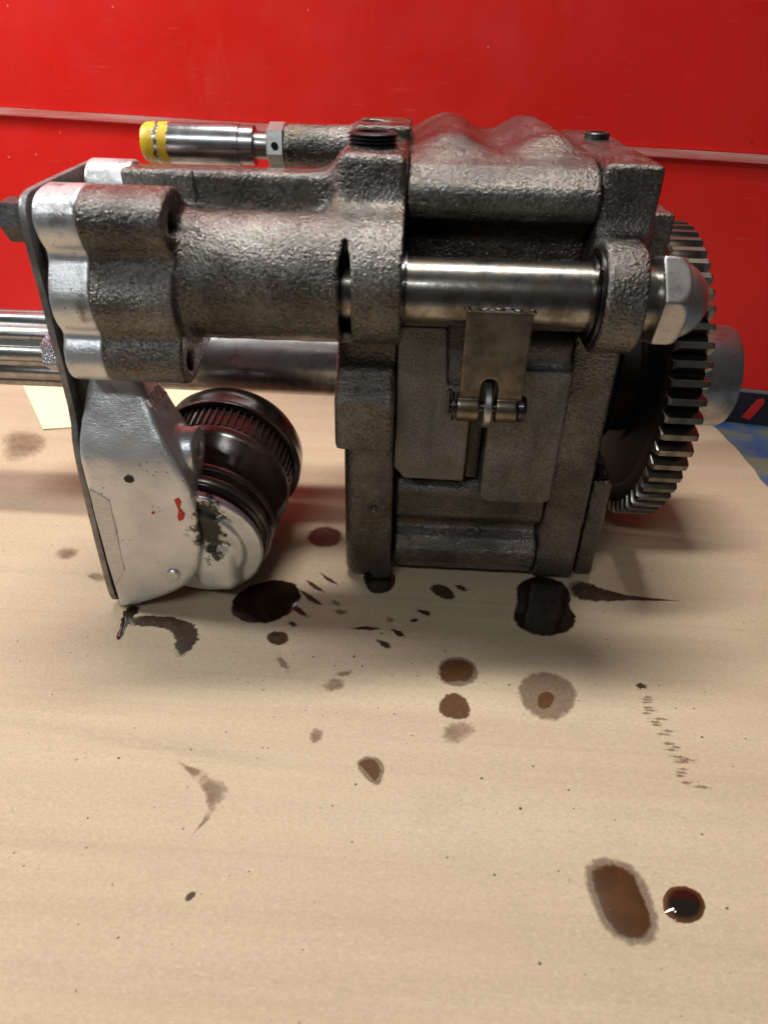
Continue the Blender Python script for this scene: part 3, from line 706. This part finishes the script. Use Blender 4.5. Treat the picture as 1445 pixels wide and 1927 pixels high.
ST = {
 'under_plate':[(8.0,.3),(8.9,1.6),(10.5,2.0),(11.7,1.2),(12.0,-.2),(11.6,-1.5),(12.05,-2.6),(11.3,-3.9),(9.7,-4.6),(8.1,-4.2),(7.4,-2.8),(8.0,-1.4)],
 'filter_puddle':[(-11.94,-3.69),(-11.96,-2.05),(-11.09,-0.83),(-9.71,-0.01),(-8.14,-0.12),(-7.21,-1.10),(-7.25,-2.79),(-8.19,-4.19),(-9.51,-4.80),(-11.01,-4.56)],
 'side_plate_drip':[(-3.3,1.6),(-0.6,1.7),(-0.70,-0.47),(-1.69,-1.13),(-2.66,-0.86)],
 'pairA':[(2.23,-8.04),(2.44,-7.13),(3.26,-6.65),(4.28,-6.71),(4.92,-7.40),(4.97,-8.28),(4.51,-9.00),(3.52,-9.28),(2.55,-9.06)],
 'pairAi':[(2.43,-7.85),(2.74,-7.11),(3.59,-6.86),(4.53,-7.11),(4.72,-7.99),(4.19,-8.85),(3.60,-8.72),(3.04,-8.98),(2.49,-8.63)],
 'pairB':[(2.31,-10.87),(2.60,-10.05),(3.12,-9.60),(3.76,-9.72),(4.24,-10.41),(4.30,-11.31),(3.81,-11.77),(3.07,-11.67),(2.46,-11.45)],
 'round':[(7.07,-9.31),(7.51,-8.22),(8.41,-7.58),(9.59,-7.49),(10.71,-8.28),(10.94,-9.23),(10.41,-10.48),(9.50,-11.32),(8.55,-11.51),(7.54,-10.89)],
 'roundi':[(8.31,-9.71),(8.70,-9.19),(9.28,-9.15),(9.47,-9.63),(9.04,-10.38),(8.57,-10.62),(8.29,-10.36)],
 'tri':[(-2.23,-14.92),(-1.76,-14.55),(-1.18,-14.50),(-0.66,-14.81),(-0.54,-15.46),(-0.70,-16.06),(-0.91,-16.45),(-1.50,-16.05),(-1.97,-15.50)],
 'trii':[(-2.10,-15.01),(-1.60,-14.70),(-1.16,-14.71),(-0.75,-15.25),(-0.88,-15.91),(-1.07,-16.15),(-1.48,-15.63),(-1.85,-15.26)],
 'big':[(9.16,-20.12),(9.64,-19.56),(10.45,-19.35),(11.44,-19.52),(11.94,-20.06),(12.23,-20.92),(12.31,-21.98),(12.16,-22.79),(11.76,-23.32),(11.09,-23.51),(10.21,-23.35),(9.52,-22.73),(9.29,-21.71),(9.17,-20.75)],
 'bigi':[(9.49,-20.35),(9.98,-19.80),(11.01,-19.71),(11.66,-20.20),(11.72,-20.95),(11.97,-21.89),(11.83,-22.70),(11.28,-23.22),(10.48,-23.18),(9.88,-22.71),(9.65,-21.81),(9.50,-20.97)],
 'drop':[(12.53,-21.62),(12.90,-20.87),(13.55,-20.58),(14.27,-20.66),(14.66,-21.12),(14.47,-21.79),(13.90,-22.25),(13.16,-22.34),(12.69,-22.14)],
 'ray':[(-10.61,-16.27),(-9.40,-16.40),(-8.68,-16.87),(-8.58,-17.54),(-8.99,-18.11),(-9.26,-18.63),(-9.53,-18.35),(-9.85,-17.47),(-10.35,-16.98)],
 'left1':[(-40.26,19.83),(-38.61,20.77),(-36.20,20.22),(-34.57,18.42),(-34.16,15.89),(-35.49,14.50),(-37.19,13.96)],
 'left2':[(-26.76,1.75),(-26.26,2.66),(-24.92,2.43),(-24.60,1.47),(-25.20,0.72),(-26.14,1.02)],
 'left3':[(-23.26,-0.73),(-22.81,-0.21),(-21.79,-0.49),(-21.25,-1.17),(-22.12,-1.41)],
 'oval':[(-8.05,5.20),(-7.70,6.30),(-6.62,6.90),(-5.37,6.50),(-4.90,5.32),(-5.32,4.18),(-6.52,3.81),(-7.48,4.20)],
 'faint':[(-9.07,-5.77),(-8.53,-5.23),(-7.63,-5.31),(-7.27,-5.98),(-7.74,-6.68),(-8.53,-6.55)],
 'footoval':[(1.62,-0.11),(2.28,0.47),(3.24,0.13),(3.78,-0.92),(3.39,-1.40),(2.46,-1.14)],
}
def puddle(name, key, mat, lift, label, cat, dome=0.0, jit=.012, group=None):
    o = blob(name, ST[key], mat, lift, None, dome, jit); return tag(o, label, cat, group)
puddle('oil_puddle', 'under_plate', 'oil_wet', .012, 'black oil puddle spreading out under the right end of the pump', 'oil puddle', .012, .012)
puddle('oil_puddle', 'filter_puddle', 'oil_wet', .012, 'glossy black oil puddle on the cardboard below the oil filter', 'oil puddle', .04, .015)
puddle('oil_puddle', 'side_plate_drip', 'oil_wet', .012, 'small black oil drip at the foot of the left side plate', 'oil puddle', .012, .015)
o = puddle('oil_stain', 'pairA', 'oil_halo', .006, 'round brown oil stain with pale rim, upper of the pair before the pump', 'oil stain')
blob('wet_centre', ST['pairAi'], 'oil_brown', .012, o)
puddle('oil_stain', 'pairB', 'oil_brown', .008, 'brown oil stain without rim, lower of the pair before the pump', 'oil stain', jit=.02)
o = puddle('oil_stain', 'round', 'oil_halo', .006, 'large pale round oil stain with a small brown centre', 'oil stain')
blob('wet_centre', ST['roundi'], 'oil_brown', .012, o)
o = puddle('oil_stain', 'tri', 'oil_halo', .006, 'small triangular oil stain in the middle of the cardboard', 'oil stain')
blob('wet_centre', ST['trii'], 'oil_brown', .012, o)
o = puddle('oil_stain', 'big', 'oil_halo', .006, 'largest oval brown oil stain at the lower right of the cardboard', 'oil stain')
blob('wet_centre', ST['bigi'], 'oil_brown_wet', .012, o, .02)
puddle('oil_drop', 'drop', 'oil_drop', .005, 'thick dark shiny oil drop beside the largest oval stain', 'oil drop', .16, .012)
puddle('oil_stain', 'ray', 'oil_faint', .006, 'faint brown smear with a tail, left of the triangular stain', 'oil stain', jit=.03)
puddle('oil_stain', 'left1', 'oil_faint', .06, 'faint wide brown stain beside the cream paper at far left', 'oil stain')
puddle('oil_stain', 'left2', 'oil_faint', .035, 'small faint brown stain left of the aluminium filter head', 'oil stain')
puddle('oil_stain', 'left3', 'oil_faint', .025, 'smallest faint brown spot close to the end plate edge', 'oil stain')
puddle('oil_stain', 'oval', 'oil_mid', .04, 'dull oval stain on the shaded cardboard between filter and side plate', 'oil stain')
puddle('oil_stain', 'faint', 'oil_mid', .006, 'dull round stain just in front of the puddle below the filter', 'oil stain')
puddle('oil_stain', 'footoval', 'oil_mid', .006, 'dark slanting oval stain under the middle of the gear case', 'oil stain')

for key, pts, lab in (('sA', [(2.6,-12.2),(3.6,-11.6),(4.6,-12.0),(4.3,-12.9),(3.2,-13.5),(2.3,-13.2)], 'faint brown smudge just below the brown stain without rim'),
        ('sB', [(-4.9,-9.6),(-4.1,-8.9),(-3.2,-9.1),(-3.4,-10.0),(-4.4,-10.3)], 'faint brown smudge on bare cardboard left of the stain pair'),
        ('sC', [(-5.1,-13.2),(-4.6,-12.7),(-4.1,-13.1),(-4.2,-13.9),(-4.8,-14.1)], 'small faint dirty smudge up left of the triangular stain'),
        ('sD', [(-9.4,-22.6),(-9.1,-22.3),(-8.85,-22.4),(-9.0,-22.75),(-9.25,-22.9)], 'tiny grey brown flake mark at the lower left of the cardboard')):
    ST[key] = pts
    puddle('oil_stain', key, 'oil_faint' if key != 'sD' else 'oil_mid', .006, lab, 'oil stain', jit=.05)

# long smears are swept along a path so that their middle follows the curve
def smear(name, path, widths, mat, lift, label, cat, dome=0.0, jit=.15, seed=1):
    r_ = random.Random(seed); P = chaikin(path, 3, False); P = [path[0]]+P+[path[-1]]
    W = np.interp(np.linspace(0, 1, len(P)), np.linspace(0, 1, len(widths)), widths)
    cols = [-1, -.9, -.7, -.35, 0, .35, .7, .9, 1]; v, f, at = [], [], []
    for i, (x, y) in enumerate(P):
        a = P[max(0, i-1)]; b = P[min(len(P)-1, i+1)]; L_ = math.hypot(b[0]-a[0], b[1]-a[1]) or 1
        nx_, ny_ = -(b[1]-a[1])/L_, (b[0]-a[0])/L_; wl = W[i]*(1+jit*r_.uniform(-1, 1)); wr = W[i]*(1+jit*r_.uniform(-1, 1))
        ef = min(1, i/4, (len(P)-1-i)/4)
        for c_ in cols:
            ww = wl if c_ < 0 else wr; xx, yy = x+nx_*c_*ww, y+ny_*c_*ww; e_ = (1-abs(c_))*ef
            v.append((xx, yy, zc(xx, yy)+lift+dome*math.sqrt(max(0, 1-c_*c_))*ef)); at.append(e_)
    k = len(cols)
    for i in range(len(P)-1):
        for j in range(k-1): f.append((i*k+j, (i+1)*k+j, (i+1)*k+j+1, i*k+j+1))
    me = mesh(name, v, f); a_ = me.attributes.new('edge', 'FLOAT', 'POINT'); a_.data.foreach_set('value', at)
    bm = bmesh.new(); bm.from_mesh(me)
    if sum(f_.normal.z for f_ in bm.faces) < 0: bmesh.ops.reverse_faces(bm, faces=bm.faces)
    bm.to_mesh(me); bm.free()
    o = link(name, me, mat)
    if label: tag(o, label, cat)
    return o
smear('oil_smear', [(-18.4,-5.2),(-17.4,-5.0),(-16,-5.0),(-14.9,-5.3),(-14.05,-6.1),(-14.0,-7.0),(-14.0,-8.1)], [.5,.55,.55,.62,.75,.8,.72,.35], 'oil_mid', .008, 'dark hook shaped oil smear in front of the filter head', 'oil smear', .02, .14, 3)
smear('oil_smear', [(-18.4,-3.6),(-18.6,-4.6),(-18.5,-5.8),(-18.45,-6.6),(-18.4,-6.95)], [.55,.42,.25,.16,.22,.1], 'oil_wet', .012, 'black oil drip running from the corner of the end plate', 'oil smear', .03, .25, 4)
smear('oil_smear', [(11.8,.8),(13.0,.4),(14.2,0),(16,-.12),(18,-.15),(19.6,-.15)], [1.0,1.1,.7,.3,.16,.05], 'oil_mid', .006, 'reddish brown oil smear with a pointed tail right of the pump', 'oil smear', 0, .12, 5)
smear('oil_smear', [(-11.9,-15.5),(-10.9,-16.1),(-10.1,-16.6)], [.08,.3,.45], 'oil_faint', .004, 'thin faint streak running up left from the tailed smear', 'oil smear', 0, .1, 8)
smear('oil_smear', [(-9.2,-18.3),(-9.5,-19.0),(-9.9,-19.8)], [.3,.12,.04], 'oil_faint', .004, 'thin faint streak running down from the tailed smear', 'oil smear', 0, .1, 9)
sole = bpy.data.objects.new('sole_print', None); C.objects.link(sole); sole.location = (-3*S, -3*S, 0)
tag(sole, 'smudged brown oily sole print of short dashes in the shade before the pump', 'shoe print')
tread = bpy.data.objects.new('tread_print', None); C.objects.link(tread); tread.location = (15.5*S, -12*S, 0)
tag(tread, 'faint column of brown tread print dashes right of the pale round stain', 'tread print')
def under(o, p):
    o.parent = p; o.matrix_parent_inverse = Matrix.Translation(-p.location)
# sole print left of centre: short dashes
for i, (a, b, wd) in enumerate([((-7.8,-2.6),(-6.4,-3.8),.26),((-7.2,.15),(-5.6,-1.2),.22),((-6.3,1.0),(-4.7,-.3),.16),((-7.7,-4.3),(-7.1,-4.8),.22),((-7.6,-.9),(-5.5,-2.7),.24),
        ((-3.5,-4.65),(-1.4,-4.6),.2),((-.75,-4.5),(.3,-5.2),.24),((-1.7,-5.5),(-.65,-6.25),.26),((.95,-2.5),(1.95,-3.0),.28),((.5,-3.6),(1.1,-3.4),.2),((3.6,.3),(4.6,-.3),.25),((-5.2,-1.9),(-4.2,-2.6),.3),((-5,-3.0),(-3.6,-3.2),.3),((-1.2,-3.2),(-.5,-3.9),.3),((-8.0,-7.2),(-6.7,-8.9),.3),((-4.2,-8.9),(-2.8,-8.4),.25)]):
    mx, my = (a[0]+b[0])/2+rnd.uniform(-.1,.1), (a[1]+b[1])/2+rnd.uniform(-.1,.1)
    o = smear('dash', [a, (mx, my), b], [wd*.6, wd, wd*.8], 'oil_mid' if i < 11 else 'oil_faint', .004, None, None, 0, .3, 20+i)
    under(o, sole)
# tread print at the right
for i in range(9):
    y0 = -8.35-i*.83; x0 = 14.6+i*.15+rnd.uniform(-.12,.12); n_d = 1 if i == 0 else rnd.choice((2,3,3))
    for k in range(n_d):
        yy = y0-k*.2; x1 = x0+rnd.uniform(-.6,.0)*(1 if i else .2); L_ = rnd.uniform(.7,1.6) if i else .75
        o = smear('dash', [(x1,yy),(x1+L_*.5,yy+rnd.uniform(-.05,.05)),(x1+L_,yy+rnd.uniform(-.06,.06))], [.08,.12,.09] if i else [.16,.26,.2], 'oil_faint' if i else 'oil_mid', .004, None, None, 0, .5, 60+i*5+k)
        under(o, tread)
# grit
v, f = [], []
for i in range(95):
    if i < 60: x, y = rnd.uniform(-22, 22), rnd.uniform(-26, 3)
    else: x, y = rnd.gauss(-1, 6), rnd.gauss(-11, 4)
    r_ = abs(rnd.gauss(.03, .025))+.02; b0 = len(v); z = zc(x, y)
    k = 5; ph = rnd.uniform(0, 6)
    for j in range(k): v.append((x+r_*rnd.uniform(.6,1.3)*math.cos(ph+j*6.283/k), y+r_*rnd.uniform(.6,1.3)*math.sin(ph+j*6.283/k), z-.005))
    v.append((x, y, z+r_*.7))
    for j in range(k): f.append((b0+j, b0+(j+1) % k, b0+k))
o = link('grit', mesh('grit', v, f), 'grit', smooth=False)
o['kind'] = 'stuff'; o['label'] = 'dark specks of grit scattered over the cardboard'; o['category'] = 'grit'
